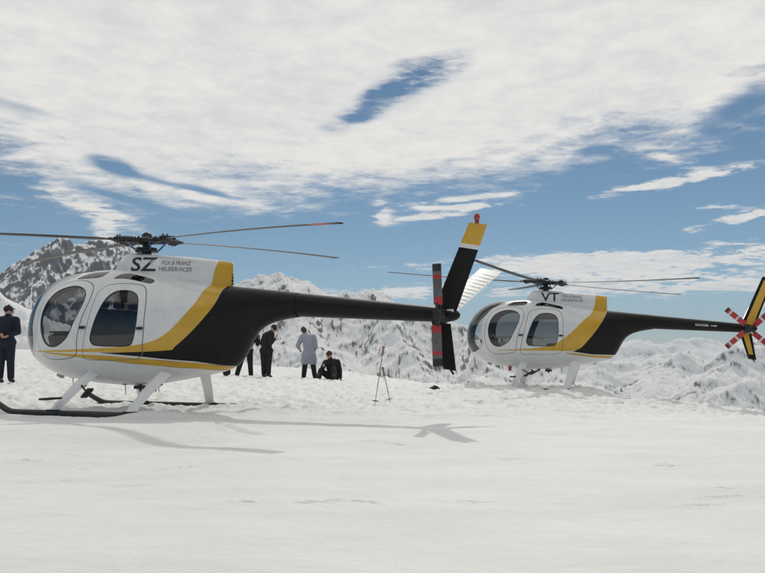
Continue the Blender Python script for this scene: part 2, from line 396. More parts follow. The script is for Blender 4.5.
def build_ground():
    azs = np.concatenate([np.linspace(-33, 33, 760), np.linspace(34, 326, 120)])*np.pi/180
    rs = np.concatenate([np.geomspace(.4, 3.0, 14)[:-1], np.geomspace(3.0, 62, 620), np.geomspace(65, 420, 26)])
    X, Y = polar(azs, rs)
    # prints and drag marks pressed into the snow
    Z = ground_z(X, Y)
    rn = random.Random(4)
    marks = []
    for k in range(70):                       # a trampled trail between the machines and the people
        D = rn.uniform(10.5, 24); px = rn.uniform(20, 560); x = (px-382.5)/F*D; marks.append((x, D, rn.uniform(-.8, .8), .14, .07, rn.uniform(.02, .05)))
    for k in range(70):
        D = rn.uniform(4.5, 10.5); px = rn.uniform(20, 740); x = (px-382.5)/F*D; marks.append((x, D, rn.uniform(-.5, .3), rn.uniform(.05, .16), .025, rn.uniform(.010, .028)))
    for (x, y, a, lx, ly, dp) in marks:
        s = (np.abs(X-x) < .6) & (np.abs(Y-y) < .6)
        dx = X[s]-x; dy = Y[s]-y; u = dx*math.cos(a)+dy*math.sin(a); v = -dx*math.sin(a)+dy*math.cos(a)
        q = (u/lx)**2+(v/ly)**2; Z[s] += -dp*np.exp(-q**2)+dp*.35*np.exp(-(np.sqrt(q)-1.5)**2*4)
    def track(pts, w, dp):
        for (x0, y0), (x1, y1) in zip(pts[:-1], pts[1:]):
            L = math.hypot(x1-x0, y1-y0); ux, uy = (x1-x0)/L, (y1-y0)/L
            t = np.clip((X-x0)*ux+(Y-y0)*uy, 0, L); dd = np.hypot(X-x0-t*ux, Y-y0-t*uy)
            Z[:] += np.where((t > 0) & (t < L), -dp*np.exp(-(dd/w)**2)+dp*.4*np.exp(-((dd-w*2)/w)**2), 0)
    def g(px, py):
        D = (CAMZ-.05)*F/(py-350); return ((px-382.5)/F*D, D)
    track([g(150, 417), g(185, 420), g(222, 424), g(240, 431), g(262, 434)], .05, .03)
    track([g(262, 417.5), g(330, 418.5), g(380, 421)], .04, .02)
    track([g(420, 414), g(470, 413), g(520, 417)], .05, .03)
    track([g(365, 438), g(395, 441), g(402, 443)], .03, .02)
    V = np.stack([X, Y, Z], -1).reshape(-1, 3)
    n, m = X.shape
    Fc = grid_faces(n, m, True)
    V = np.vstack([V, [[0, 0, .05]]]); c = len(V)-1
    i = np.arange(n); tri = np.stack([i*m, np.full(n, c), ((i+1) % n)*m, ((i+1) % n)*m], -1)
    o = mesh_np('snow_ground', V, Fc, [M['snow']])
    # close the tiny hole under the camera
    bm = bmesh.new(); bm.from_mesh(o.data); bm.verts.ensure_lookup_table()
    for k in range(n): 
        try: bm.faces.new((bm.verts[k*m], bm.verts[((k+1) % n)*m], bm.verts[c])).smooth = True
        except ValueError: pass
    bmesh.ops.recalc_face_normals(bm, faces=bm.faces)
    bm.to_mesh(o.data); bm.free()
    if o.data.polygons[0].normal.z < 0: o.data.flip_normals()
    tag(o, kind='structure')
build_ground()

def ridge_height(X, Y, ridge, slope, conc=0.0, back=None):
    best = np.full(X.shape, -1e9)
    P = [at(*p) for p in ridge]
    for (x0, y0, z0), (x1, y1, z1) in zip(P[:-1], P[1:]):
        L = math.hypot(x1-x0, y1-y0); ux, uy = (x1-x0)/L, (y1-y0)/L
        t = np.clip((X-x0)*ux+(Y-y0)*uy, 0, L); d = np.hypot(X-x0-t*ux, Y-y0-t*uy)
        h = z0+(z1-z0)*t/L - slope*d/(1+conc*d)
        best = np.maximum(best, h)
    return best
def terrain(name, ridges, azr, rr, na, nr, relief, rscale, material, base, seed=0, floor=None, skew=.3):
    azs = np.linspace(azr[0], azr[1], na)*np.pi/180; rs = np.geomspace(rr[0], rr[1], nr)
    X, Y = polar(azs, rs)
    wx = X+rscale*.35*fbm(X/rscale*1.3+seed, Y/rscale*1.3, 3); wy = Y+rscale*.35*fbm(X/rscale*1.3-seed, Y/rscale*1.3+9, 3)
    H = np.full(X.shape, float(base))
    for rd in ridges: H = np.maximum(H, ridge_height(X, Y, *rd))
    top = H.copy()
    # gullies and ribs run down the faces; nothing lifts the crest line far
    sx = (wx*math.cos(skew)+wy*math.sin(skew)); sy = (-wx*math.sin(skew)+wy*math.cos(skew))*.55
    Rn = ridged(sx/rscale+seed, sy/rscale-seed, 8, .6)
    H = H + relief*(Rn-.54) + relief*.22*fbm(X/rscale*5, Y/rscale*5, 5, .6)
    edge = .0
    e = sst(azs, azs[0], azs[0]+.02)*(1-sst(azs, azs[-1]-.02, azs[-1]))
    V = np.stack([X, Y, H], -1).reshape(-1, 3)
    o = mesh_np(name, V, grid_faces(na, nr), [material])
    if o.data.polygons[0].normal.z < 0: o.data.flip_normals()
    tag(o, kind='structure'); return o
MM1 = mountain_mat('rocky_mountain_face', .8, .68, .86, rock=(.11, .112, .12), rock2=(.22, .22, .225), strata=-30)
MM2 = mountain_mat('snowy_mountain_face', 1.3, .47, .70)
MM4 = mountain_mat('valley_snow_face', .8, .40, .66, strata=-50)
MM3 = mountain_mat('far_snow_range', .6, .48, .70)
def build_mountains():
    D1 = 2600
    terrain('rocky_mountain', [
        ([(-330,330,D1),(-160,300,D1),(-60,300,D1),(-5,280,D1),(18,258,D1),(45,243,D1),(58,239,D1),(75,244,D1),(98,239,D1),(128,243,D1),(160,254,D1),(200,275,D1),(232,292,D1)], .85, 0),
        ([(58,239,D1),(30,300,D1-320),(40,340,D1-700)], .8, 0),
        ([(128,243,D1),(110,300,D1-350),(150,345,D1-800)], .8, 0),
        ], (-38, -6), (900, 3400), 620, 420, 62, 260, MM1, -260, 2.2)
    D2 = 2000
    terrain('snowy_mountain', [
        ([(190,318,D2+150),(222,293,D2),(240,285,D2),(258,275,D2),(270,272,D2),(281,267,D2),(295,273,D2),(310,282,D2),(322,292,D2),(335,295,D2),(350,294,D2),(362,292,D2),(372,286,D2),(385,293,D2),(400,303,D2),(425,317,D2-50),(460,326,D2-100),(500,346,D2-180),(540,354,D2-240),(575,362,D2-300),(600,376,D2-380),(640,400,D2-460),(690,425,D2-560)], .72, 0),
        ([(281,267,D2),(300,320,D2-280),(340,372,D2-620)], .75, 0),
        ([(372,286,D2),(400,335,D2-260),(440,385,D2-560)], .75, 0),
        ([(240,285,D2),(225,330,D2-260),(220,375,D2-600)], .75, 0),
        ([(460,326,D2-100),(500,370,D2-420),(530,400,D2-640)], .75, 0),
        ], (-16, 26), (700, 2700), 900, 460, 44, 210, MM2, -330, 5.1, skew=-.5)
    D3 = 3600
    terrain('valley_range', [
        ([(470,372,D3),(560,366,D3),(600,362,D3),(640,364,D3),(672,352,D3),(690,350,D3),(703,358,D3),(722,352,D3),(741,350,D3),(756,342,D3),(790,335,D3),(900,325,D3)], .5, 0),
        ([(690,350,D3),(660,380,D3-700),(650,400,D3-1100)], .5, 0),
        ([(756,342,D3),(720,368,D3-600),(690,392,D3-1100)], .5, 0),
        ([(700,420,1900),(712,398,1950),(728,390,2000),(745,388,2050),(770,378,2150),(860,360,2300)], .6, 0),
        ], (4, 42), (1500, 4600), 700, 420, 120, 620, MM4, -560, 8.3, skew=.9)
    D4 = 7500
    terrain('far_range', [
        ([(-900,300,D4),(-400,310,D4),(100,320,D4),(300,330,D4),(480,345,D4),(560,350,D4),(600,350,D4),(622,341,D4),(640,335,D4),(665,339,D4),(690,333,D4),(705,333,D4),(725,339,D4),(748,334,D4),(770,341,D4),(850,345,D4),(1000,330,D4),(1400,320,D4),(2400,310,D4)], .5, 0),
        ], (-60, 80), (5000, 9500), 1000, 200, 200, 1100, MM3, -900, 1.7)
    # snowy valley floor and hills all the way round, out past the ranges
    azs = np.linspace(0, 2*np.pi, 241)[:-1]; rs = np.geomspace(330, 24000, 90)
    X, Y = polar(azs, rs); r = np.hypot(X, Y)
    Z = -120-sst(r, 300, 4000)*900+sst(r, 900, 4000)*260*ridged(X/2600, Y/2600, 6)+sst(r, 8000, 20000)*900*ridged(X/5000+4, Y/5000, 5)*(.25+.75*sst(-Y, -4000, 2000))
    o = mesh_np('valley_floor', np.stack([X, Y, Z], -1).reshape(-1, 3), grid_faces(240, 90, True), [MM3])
    if o.data.polygons[0].normal.z < 0: o.data.flip_normals()
    tag(o, kind='structure')
    # near snow shoulder behind the left helicopter's nose
    terrain('snow_shoulder', [
        ([(-300,285,420),(-60,290,420),(-10,292,420),(6,312,410),(30,311,400),(48,318,390),(70,334,380),(110,346,360),(180,352,330),(260,368,300),(330,385,270)], .55, 0),
        ], (-34, 4), (110, 700), 520, 260, 16, 60, mountain_mat('snow_shoulder', 5, .36, .55), -75, 3.3)
build_mountains()

# ------------------------------------------------------------------ helicopter shell tools
DZ = 0.05
def catmull(P, k=6, closed=True):
    P = [np.array(p, float) for p in P]; n = len(P); out = []
    rng = range(n) if closed else range(n-1)
    for i in rng:
        p0, p1, p2, p3 = (P[(i-1) % n] if closed or i > 0 else P[i]), P[i], P[(i+1) % n], (P[(i+2) % n] if closed or i+2 < n else P[i+1])
        for j in range(k):
            t = j/k
            out.append(.5*((2*p1)+(-p0+p2)*t+(2*p0-5*p1+4*p2-p3)*t*t+(-p0+3*p1-3*p2+p3)*t**3))
    if not closed: out.append(P[-1])
    return [tuple(p) for p in out]
def offset(P, d):
    P = np.array(P); n = len(P)
    area = .5*np.sum(P[:, 0]*np.roll(P[:, 1], -1)-np.roll(P[:, 0], -1)*P[:, 1]); s = 1 if area > 0 else -1
    t = np.roll(P, -1, 0)-np.roll(P, 1, 0); t /= np.linalg.norm(t, axis=1)[:, None]+1e-9
    nrm = np.stack([t[:, 1], -t[:, 0]], 1)*s
    return [tuple(p) for p in P+nrm*d]
def inside(poly, X, Z):
    r = np.zeros(X.shape, bool); n = len(poly); j = n-1
    for i in range(n):
        xi, zi = poly[i]; xj, zj = poly[j]
        if zi != zj:
            c = ((zi > Z) != (zj > Z)) & (X < (xj-xi)*(Z-zi)/(zj-zi)+xi); r ^= c
        j = i
    return r

FAIRREF = [None]
class Shell:
    """a body symmetric about y = 0, given by its side outline and half width"""
    def __init__(s, xs, zt, zb, w, zc, n):
        o = np.argsort(xs); s.x = np.array(xs)[o]; s.t = np.array(zt)[o]; s.b = np.array(zb)[o]; s.w = np.array(w)[o]; s.c = np.array(zc)[o]
        s.n = n
    def at(s, x): return [np.interp(x, s.x, a) for a in (s.t, s.b, s.w, s.c)]
    def nn(s, x): return np.interp(x, s.x, s.n) if not np.isscalar(s.n) else s.n
    def tt(s, x, z):
        t, b, w, c = s.at(x)
        return np.where(z > c, (z-c)/np.maximum(t-c, 1e-5), (c-z)/np.maximum(c-b, 1e-5)), w
    def Y(s, x, z):
        q, w = s.tt(np.asarray(x, float), np.asarray(z, float)); n = s.nn(x)
        q = np.clip(q, 0, 1); q = np.where(q > .99995, 1, q)
        return w*(1-q**n)**(1/n)
    def normal(s, x, y, z):
        h = .012
        def Fn(x, y, z):
            x = np.clip(x, s.x[0]+.006, None) if s is FAIRREF[0] else x
            q, w = s.tt(x, z); n = s.nn(x); return np.clip(np.abs(y)/np.maximum(w, .01), 0, 3)**n+np.clip(q, 0, 3)**n
        g = np.stack([Fn(x+h, y, z)-Fn(x-h, y, z), Fn(x, y+h, z)-Fn(x, y-h, z), Fn(x, y, z+h)-Fn(x, y, z-h)], -1)
        return g/(np.linalg.norm(g, axis=-1, keepdims=True)+1e-9)
    def triangulate(s, polys, nphi=46):
        pts = []; key = {}; edges = set()
        def addp(x, z):
            k = (round(float(x), 5), round(float(z), 5))
            if k not in key: key[k] = len(pts); pts.append(k)
            return key[k]
        phis = np.linspace(-math.pi/2, math.pi/2, nphi)
        prev = None
        for x in s.x:
            t, b, w, c = s.at(x)
            ids = []
            for ph in phis:
                q = math.sin(ph); z = c+q*(t-c) if q > 0 else c+q*(c-b); ids.append(addp(x, z))
            if prev is not None:
                for a, b2 in ((prev[0], ids[0]), (prev[-1], ids[-1])):
                    if a != b2: edges.add((a, b2))
            prev = ids
        for P in polys:
            ids = [addp(*p) for p in P]
            for a, b2 in zip(ids, ids[1:]+ids[:1]):
                if a != b2: edges.add((a, b2))
        r = delaunay_2d_cdt([Vector(p) for p in pts], list(edges), [], 0, 1e-5)
        V = np.array([tuple(v) for v in r[0]]); T = np.array([tuple(f) for f in r[2]])
        C = V[T].mean(1); t, b, w, c = s.at(C[:, 0])
        a2 = np.abs(np.cross(V[T[:, 1]]-V[T[:, 0]], V[T[:, 2]]-V[T[:, 0]]))
        ok = (C[:, 1] < t+1e-6) & (C[:, 1] > b-1e-6) & (C[:, 0] > s.x[0]) & (C[:, 0] < s.x[-1]) & (a2 > 1e-9)
        return V, T[ok], C[ok]
    def patch(s, name, V, T, mi, mats, sides=(1, -1), off=0.0, parent=None, flip=False):
        allV = []; allT = []; allM = []; base = 0
        used = np.unique(T); mp = -np.ones(len(V), int); mp[used] = np.arange(len(used))
        U = V[used]; y = s.Y(U[:, 0], U[:, 1]); N0 = s.normal(U[:, 0], y, U[:, 1])
        q, _ = s.tt(U[:, 0], U[:, 1]); on = q > .9999
        for sg in sides:
            P = np.stack([U[:, 0], y*sg, U[:, 1]], 1); Nn = N0*np.array([1, sg, 1])
            P = P+Nn*off; P[on & (np.abs(P[:, 1]) < abs(off)+1e-4), 1] = 0
            allV.append(np.hstack([P, Nn])); t = mp[T]+base
            # orient outwards
            a, b, c = P[t[:, 0]-base], P[t[:, 1]-base], P[t[:, 2]-base]
            fn = np.cross(b-a, c-a); fl = (fn*Nn[t[:, 0]-base]).sum(1) < 0
            if flip: fl = ~fl
            t[fl] = t[fl][:, ::-1]
            allT.append(t); allM.append(mi); base += len(used)
        A = np.vstack(allV); Tt = np.vstack(allT); Mi = np.concatenate(allM)
        if len(sides) == 2:                   # weld along the keel and the roof line
            k = len(used); idx = np.arange(2*k); w_ = np.where(on)[0]; idx[w_+k] = w_
            Tt = idx[Tt]; u2 = np.unique(Tt); m2 = -np.ones(2*k, int); m2[u2] = np.arange(len(u2)); A = A[u2]; Tt = m2[Tt]
        bad = (Tt[:, 0] == Tt[:, 1]) | (Tt[:, 1] == Tt[:, 2]) | (Tt[:, 0] == Tt[:, 2]); Tt = Tt[~bad]; Mi = Mi[~bad]
        me = bpy.data.meshes.new(name); me.from_pydata(A[:, :3].tolist(), [], Tt.tolist())
        for m in mats: me.materials.append(m)
        me.polygons.foreach_set('material_index', Mi.astype(np.int32)); me.polygons.foreach_set('use_smooth', np.full(len(Tt), True)); me.update()
        me.normals_split_custom_set_from_vertices((A[:, 3:]*(-1 if flip else 1)).tolist())
        return link(bpy.data.objects.new(name, me), parent)

def cabin_shell():
    # x, top, bottom, half width, widest height (side view in metres, skids at 0)
    body = [(1.0,2.07,.45,.675,1.15),(.7,2.10,.41,.69,1.15),(.3,2.105,.385,.70,1.15),(0,2.09,.385,.70,1.15),(-.3,2.045,.41,.685,1.17),(-.6,1.975,.455,.64,1.2),
            (-.9,1.905,.505,.565,1.25),(-1.2,1.85,.56,.46,1.32),(-1.4,1.822,.61,.37,1.38),(-1.52,1.806,.66,.31,1.42),(-1.62,1.794,.74,.27,1.45),(-1.70,1.784,.86,.24,1.47),
            (-1.78,1.775,1.01,.22,1.49),(-1.88,1.764,1.15,.20,1.51),(-2.0,1.75,1.235,.187,1.52),(-2.13,1.735,1.285,.18,1.52),(-2.3,1.716,1.325,.175,1.52),(-2.5,1.694,1.352,.172,1.52)]
    bx = np.array([b[0] for b in body])[::-1]; B = np.array([b[1:] for b in body])[::-1]
    # smooth interpolation between stations
    tx = catmull([(i, x) for i, x in enumerate(bx)], 6, False)
    xs = np.array([p[1] for p in tx]); cols = [np.array([p[1] for p in catmull([(i, v) for i, v in enumerate(B[:, k])], 6, False)]) for k in range(4)]
    u = np.linspace(0, math.pi/2, 44)[1:]; nx = 1.0+.97*np.sin(u)
    q = (nx-1.0)/.97
    zt = 1.15+.92*np.clip(1-q**2.15, 0, 1)**(1/2.1)
    qb = np.clip((nx-.8)/1.17, 0, 1); zb = 1.15-.705*np.clip(1-qb**2.2, 0, 1)**(1/2.1)
    qw = np.clip((nx-.7)/1.27, 0, 1); w = .675*np.clip(1-np.clip((nx-1.0)/.97, 0, 1)**2.1, 0, 1)**.5
    X = np.r_[xs, nx]; T = np.r_[cols[0], zt]; Bt = np.r_[cols[1], zb]; W = np.r_[cols[2], w]; C = np.r_[cols[3], np.full(len(nx), 1.15)]
    T[-1] = Bt[-1] = 1.15; W[-1] = 0.0
    nexp = np.interp(X, [-2.5, -1.6, -.8, 1.0, 1.97], [2.0, 2.1, 2.35, 2.35, 2.1])
    return Shell(X, T, Bt, W, C, nexp)
CAB = cabin_shell()
def fairing_shell():
    st = [(.505,2.07,.0),(.50,2.10,.10),(.44,2.20,.15),(.38,2.27,.185),(.30,2.325,.215),(.22,2.345,.235),(0,2.33,.25),(-.4,2.29,.245),(-.8,2.25,.215),(-1.1,2.21,.17),(-1.3,2.18,.12),(-1.40,2.165,.085),(-1.44,2.155,.055),(-1.452,2.15,.04),(-1.458,2.14,.0)]
    st = st[::-1]; xs = []; cols = [[], []]
    tx = catmull([(i, a[0]) for i, a in enumerate(st)], 5, False); xs = np.array([p[1] for p in tx])
    z = np.array([p[1] for p in catmull([(i, a[1]) for i, a in enumerate(st)], 5, False)])
    w = np.array([p[1] for p in catmull([(i, a[2]) for i, a in enumerate(st)], 5, False)])
    return Shell(xs, z, np.full(len(xs), 1.60), w, np.full(len(xs), 1.72), 3.6)
FAIR = fairing_shell(); FAIRREF[0] = FAIR

def naca(t, n=12):
    xs = (1-np.cos(np.linspace(0, math.pi, n)))/2
    y = 5*t*(.2969*np.sqrt(xs)-.126*xs-.3516*xs**2+.2843*xs**3-.1036*xs**4)
    up = list(zip(xs, y)); lo = list(zip(xs[::-1][1:-1], -y[::-1][1:-1])); return up+lo
def wing(mb, secs, thick, mfun=lambda s, c: 0, sub=10, caps=True, n=16):
    """secs: [(leading point, trailing point)]; airfoil between, material by (span, chord)"""
    prof = naca(thick, n); k = len(prof); V = []
    L = []
    for i in range(len(secs)-1):
        for j in range(sub): 
            t = j/sub; L.append((secs[i][0].lerp(secs[i+1][0], t), secs[i][1].lerp(secs[i+1][1], t), (i+t)/(len(secs)-1)))
    L.append((secs[-1][0], secs[-1][1], 1.0))
    span = (secs[-1][0]-secs[0][0])
    for le, te, s in L:
        ch = te-le; nrm = ch.cross(span).normalized(); c = ch.length
        for (x, y) in prof: V.append(le+ch*x+nrm*(y*c))
    Fs = []; ms = []
    for i in range(len(L)-1):
        for q in range(k):
            q2 = (q+1) % k; Fs.append((i*k+q, i*k+q2, (i+1)*k+q2, (i+1)*k+q))
            ms.append(mfun((L[i][2]+L[i+1][2])/2, (prof[q][0]+prof[q2][0])/2))
    for f, mm in zip(Fs, ms): pass
    o = len(mb.v); mb.v += [tuple(v) for v in V]; mb.f += [tuple(a+o for a in f) for f in Fs]; mb.m += ms
    mb.f += [tuple(range(o, o+k))[::-1], tuple(range(o+(len(L)-1)*k, o+len(L)*k))]; mb.m += [ms[0], ms[-1]]

def text_mesh(body, size, bold=0.0, extr=0.0):
    cu = bpy.data.curves.new('lettering', 'FONT'); cu.body = body; cu.size = size; cu.offset = bold; cu.extrude = extr; cu.resolution_u = 3
    ob = bpy.data.objects.new('lettering', cu); COL.objects.link(ob)
    dg = bpy.context.evaluated_depsgraph_get(); dg.update()
    me = ob.evaluated_get(dg).to_mesh(); V = [tuple(v.co) for v in me.vertices]; Fs = [tuple(p.vertices) for p in me.polygons]
    ob.to_mesh_clear(); bpy.data.objects.remove(ob); bpy.data.curves.remove(cu); return V, Fs
def letter_on(shell, lines, m, parent, name='lettering', off=.004):
    """lines: (text, x of the left edge, baseline z, width, height, weight, slope); port side, reads towards the tail"""
    mb = MB()
    for (tx, x0, z0, W, H, bold, slope) in lines:
        V, Fs = text_mesh(tx, 1.0, bold)
        xs = [v[0] for v in V]; ys = [v[1] for v in V]
        bm = bmesh.new(); vs = [bm.verts.new(((v[0]-min(xs))/(max(xs)-min(xs))*W, (v[1]-min(ys))/(max(ys)-min(ys))*H, 0)) for v in V]
        for f in Fs:
            try: bm.faces.new([vs[i] for i in f])
            except ValueError: pass
        bmesh.ops.triangulate(bm, faces=bm.faces)
        bmesh.ops.subdivide_edges(bm, edges=[e for e in bm.edges if e.calc_length() > .05], cuts=2)
        bm.verts.index_update(); P = []
        for v in bm.verts:
            x = x0-v.co.x; z = z0+v.co.y-slope*v.co.x
            y = float(shell.Y(x, z)) if isinstance(shell, Shell) else shell(x, z)
            P.append((x, y+off, z))
        mb.add(P, [[v.index for v in f.verts] for f in bm.faces]); bm.free()
    me = bpy.data.meshes.new(name); me.from_pydata(mb.v, [], mb.f); me.materials.append(m)
    bm = bmesh.new(); bm.from_mesh(me)
    for f in bm.faces:
        if f.normal.y < 0: f.normal_flip()
    bm.to_mesh(me); bm.free()
    return link(bpy.data.objects.new(name, me), parent)

FRONT_WIN = catmull([(1.34,1.33),(1.29,1.56),(1.16,1.73),(.95,1.815),(.73,1.805),(.60,1.71),(.61,1.55),(.73,1.30),(.84,1.09),(1.03,.965),(1.20,.98),(1.30,1.12)], 5)
REAR_WIN = catmull([(.41,1.10),(.33,1.36),(.22,1.60),(.10,1.71),(-.05,1.735),(-.22,1.70),(-.31,1.59),(-.325,1.30),(-.27,1.02),(-.17,.965),(.06,.96),(.30,.97),(.39,1.0)], 5)
FRONT_DOOR = catmull([(1.43,1.28),(1.38,1.58),(1.22,1.80),(.98,1.90),(.68,1.90),(.50,1.80),(.50,1.60),(.60,1.32),(.66,1.05),(.70,.84),(.90,.78),(1.20,.78),(1.36,.90),(1.42,1.08)], 5)
REAR_DOOR = catmull([(.56,.86),(.50,1.15),(.42,1.50),(.36,1.74),(.20,1.83),(-.10,1.835),(-.34,1.79),(-.43,1.60),(-.44,1.30),(-.42,1.0),(-.36,.80),(0,.765),(.40,.765),(.54,.78)], 5)
WINDSHIELD = catmull([(1.56,.90),(1.49,1.05),(1.52,1.30),(1.46,1.60),(1.30,1.83),(1.08,1.965)], 5, False)+[(.98,2.02),(.92,2.2),(2.2,2.2),(2.2,.80),(1.68,.82)]
SKY1 = catmull([(.90,1.945),(.78,2.03),(.60,2.055),(.42,2.05),(.46,1.965),(.62,1.945)], 4)
SKY2 = catmull([(.22,1.93),(.16,2.00),(0.02,2.01),(-.18,1.965),(-.42,1.90),(-.40,1.84),(-.14,1.895),(.06,1.925)], 4)

def make_helicopter(label, group, loc, yaw, reg, blade_angles, tilt, tail_angles, scheme, droop=.1, legs_down=0.0):
    root = empty('helicopter', loc); tag(root, label, 'helicopter', group)
    root.rotation_euler = (0, 0, R(180)-yaw)
    # paint areas in side view
    if scheme == 0:
        up = catmull([(1.50,.885),(.7,.91),(-.08,.945),(-.52,1.01),(-.80,1.16),(-1.08,1.49),(-1.17,1.70),(-1.27,2.25)], 5, False)
        lo = catmull([(-1.56,2.25),(-1.50,1.98),(-1.43,1.80),(-1.37,1.52),(-1.13,1.19),(-.87,.945),(-.76,.895),(-.1,.868),(.7,.872),(1.50,.872)], 5, False)
        yel = up+lo
        blk = catmull([(-1.50,2.25),(-1.43,1.80),(-1.37,1.52),(-1.13,1.19),(-.87,.945),(-.76,.895),(-.1,.868),(.3,.862)], 5, False)+[(-.3,.815),(-1.09,.74),(-1.56,.67),(-1.9,.70),(-2.7,1.0),(-2.7,2.3)]
        yel2 = [(1.28,.868),(.74,.845),(.31,.828),(-.28,.79),(-1.09,.722),(-1.58,.655),(-1.545,.605),(-1.09,.635),(-.45,.69),(.22,.755),(.74,.80),(1.28,.855)]
    else:
        up = catmull([(1.1,.868),(.5,.885),(.1,.92),(-.25,1.01),(-.60,1.25),(-.90,1.55),(-1.12,1.78),(-1.22,2.25)], 5, False)
        lo = catmull([(-1.56,2.25),(-1.50,2.0),(-1.46,1.80),(-1.30,1.47),(-1.02,1.10),(-.74,.86),(-.2,.842),(.5,.85),(1.1,.856)], 5, False)
        yel = up+lo
        blk = catmull([(-1.50,2.25),(-1.44,2.0),(-1.46,1.80),(-1.30,1.47),(-1.02,1.10),(-.74,.86),(-.6,.835)], 5, False)+[(-1.09,.755),(-1.60,.74),(-1.9,.74),(-2.7,1.0),(-2.7,2.3)]
        yel2 = [(-.5,.80),(-1.09,.735),(-1.60,.71),(-1.60,.66),(-1.09,.685),(-.5,.775)]
    line = offset(yel, .011)
    seam_f, seam_r = offset(FRONT_DOOR, .012), offset(REAR_DOOR, .012)
    V, T, C = CAB.triangulate([FRONT_WIN, REAR_WIN, FRONT_DOOR, REAR_DOOR, seam_f, seam_r, WINDSHIELD, SKY1, SKY2, yel, blk, yel2, offset(FRONT_WIN, .014), offset(REAR_WIN, .014)])
    X, Z = C[:, 0], C[:, 1]
    inn = lambda P: inside(P, X, Z)
    mats = [M['white'], M['yellow'], M['black'], M['seam'], M['rubber']]
    mi = np.zeros(len(T), int)
    mi[inn(blk)] = 2; mi[inn(yel2)] = 1; mi[inn(yel)] = 1
    fw, rw, fd, rd, ws, s1, s2 = inn(FRONT_WIN), inn(REAR_WIN), inn(FRONT_DOOR), inn(REAR_DOOR), inn(WINDSHIELD), inn(SKY1), inn(SKY2)
    seam = (inn(seam_f) & ~fd) | (inn(seam_r) & ~rd)
    gl = fw | rw | ws | s1 | s2
    mi2 = mi.copy(); mi2[seam] = 3
    rubber = (inn(offset(FRONT_WIN, .014)) | inn(offset(REAR_WIN, .014)))
    mi3 = mi.copy(); mi3[rubber] = 4
    body = ~(gl | fd | rd)
    fus = CAB.patch('fuselage', V, T[body], mi2[body], mats, parent=root)
    CAB.patch('cabin_lining', V, T[~gl & (X > -.62)], np.zeros((~gl & (X > -.62)).sum(), int), [M['lining']], off=-.022, parent=root, flip=True)
    for sg in (1, -1):
        for dsel, wsel, nm, hx, hz in ((fd, fw, 'front_door', .56, 1.22), (rd, rw, 'rear_door', -.385, 1.20)):
            d = CAB.patch(nm, V, T[dsel & ~wsel], mi3[dsel & ~wsel], mats, sides=(sg,), off=.003, parent=root)
            CAB.patch('door_window', V, T[wsel], np.zeros(wsel.sum(), int), [M['glass']], sides=(sg,), off=0, parent=d)
            hb = MB(); y = float(CAB.Y(hx, hz))*sg
            hb.box((hx, y+sg*.012, hz), (.085, .02, .04)); hb.box((hx-.02, y+sg*.028, hz), (.10, .012, .018))
            hb.build('door_handle', M['gunmetal'], d)
        CAB.patch('roof_window', V, T[s1], np.zeros(s1.sum(), int), [M['glass']], sides=(sg,), off=0, parent=root)
        CAB.patch('roof_window', V, T[s2], np.zeros(s2.sum(), int), [M['glass']], sides=(sg,), off=0, parent=root)
    wsh = CAB.patch('windshield', V, T[ws], np.zeros(ws.sum(), int), [M['shield']], parent=root)
    # windshield frame: edge strips and centre post following the bubble
    fr = MB()
    edge = catmull([(1.68,.82),(1.56,.90),(1.49,1.05),(1.52,1.30),(1.46,1.60),(1.30,1.83),(1.08,1.965),(.98,2.02)], 6, False)
    for sg in (1, -1):
        fr.tube([(x, sg*float(CAB.Y(x, z)), z) for x, z in edge if 0 < float(CAB.tt(np.array(x), np.array(z))[0]) < .995], .016, 8, 0)
    cp = [(x, 0, float(CAB.at(x)[0])) for x in np.linspace(.98, 1.96, 22)]+[(x, 0, float(CAB.at(x)[1])) for x in np.linspace(1.965, 1.70, 10)]
    fr.tube(cp, .020, 8, 0)
    fr.build('windshield_frame', M['white'], root)
    # ---- mast fairing
    V, T, C = FAIR.triangulate([yel, line], 30); X, Z = C[:, 0], C[:, 1]
    mi = np.zeros(len(T), int); mi[inside(blk, X, Z)] = 1; mi[inside(yel, X, Z)] = 1
    mi[(X < -1.38)] = 1
    fa = FAIR.patch('mast_fairing', V, T, mi, mats, parent=root)
    letter_on(FAIR, [(reg, .10, 2.055, .43, .215, .017, .04)], M['letter'], fa)
    letter_on(FAIR, [('FOX & FRANZ', -.41, 2.135, .46, .062, .006, .05), ('HELISERVICES', -.38, 2.045, .52, .062, .006, .05)], M['letter_grey'], fa, off=.005)
    ex = MB(); ex.tube([(-1.10, 0, 1.2), (-1.55, 0, 1.13), (-1.80, 0, 1.08)], .075, 14); ex.build('exhaust', M['gunmetal'], root)
    # engine door latches and louvres on the rear body
    # ---- tail boom
    tb = MB(); n = 24
    V = []; L = []
    for i in range(n+1):
        t = i/n; x = -1.5-t*(4.62-1.5); r = .196-.101*t; V.append((x, 0, 1.607-.0815*(-1.5-x), r))
    tb.tube([v[:3] for v in V], [v[3] for v in V], 24)
    tb.ball((-4.63, 0, 1.352), (.16, .085, .085))
    boom = tb.build('tail_boom', M['black'], root)
    def by(x, z):
        r = .196-.101*((-1.5-x)/3.12); cz = 1.607-.0815*(-1.5-x); return math.sqrt(max(r*r-(z-cz)**2, 1e-4))
    if scheme == 1:
        letter_on(by, [('DANGER', -3.44, 1.425, .29, .055, .012, .085), ('-', -3.77, 1.417, .09, .016, .004, .085)], M['letter_white'], boom, off=.004)
        ar = MB(); 
        x0, z0 = -3.855, 1.408; ar.add([(x0, by(x0, z0)+.006, z0+.032), (x0, by(x0, z0)+.006, z0-.008), (x0-.07, by(x0, z0)+.006, z0+.006)], [(0, 1, 2)]); ar.build('danger_arrow', M['letter_white'], boom)
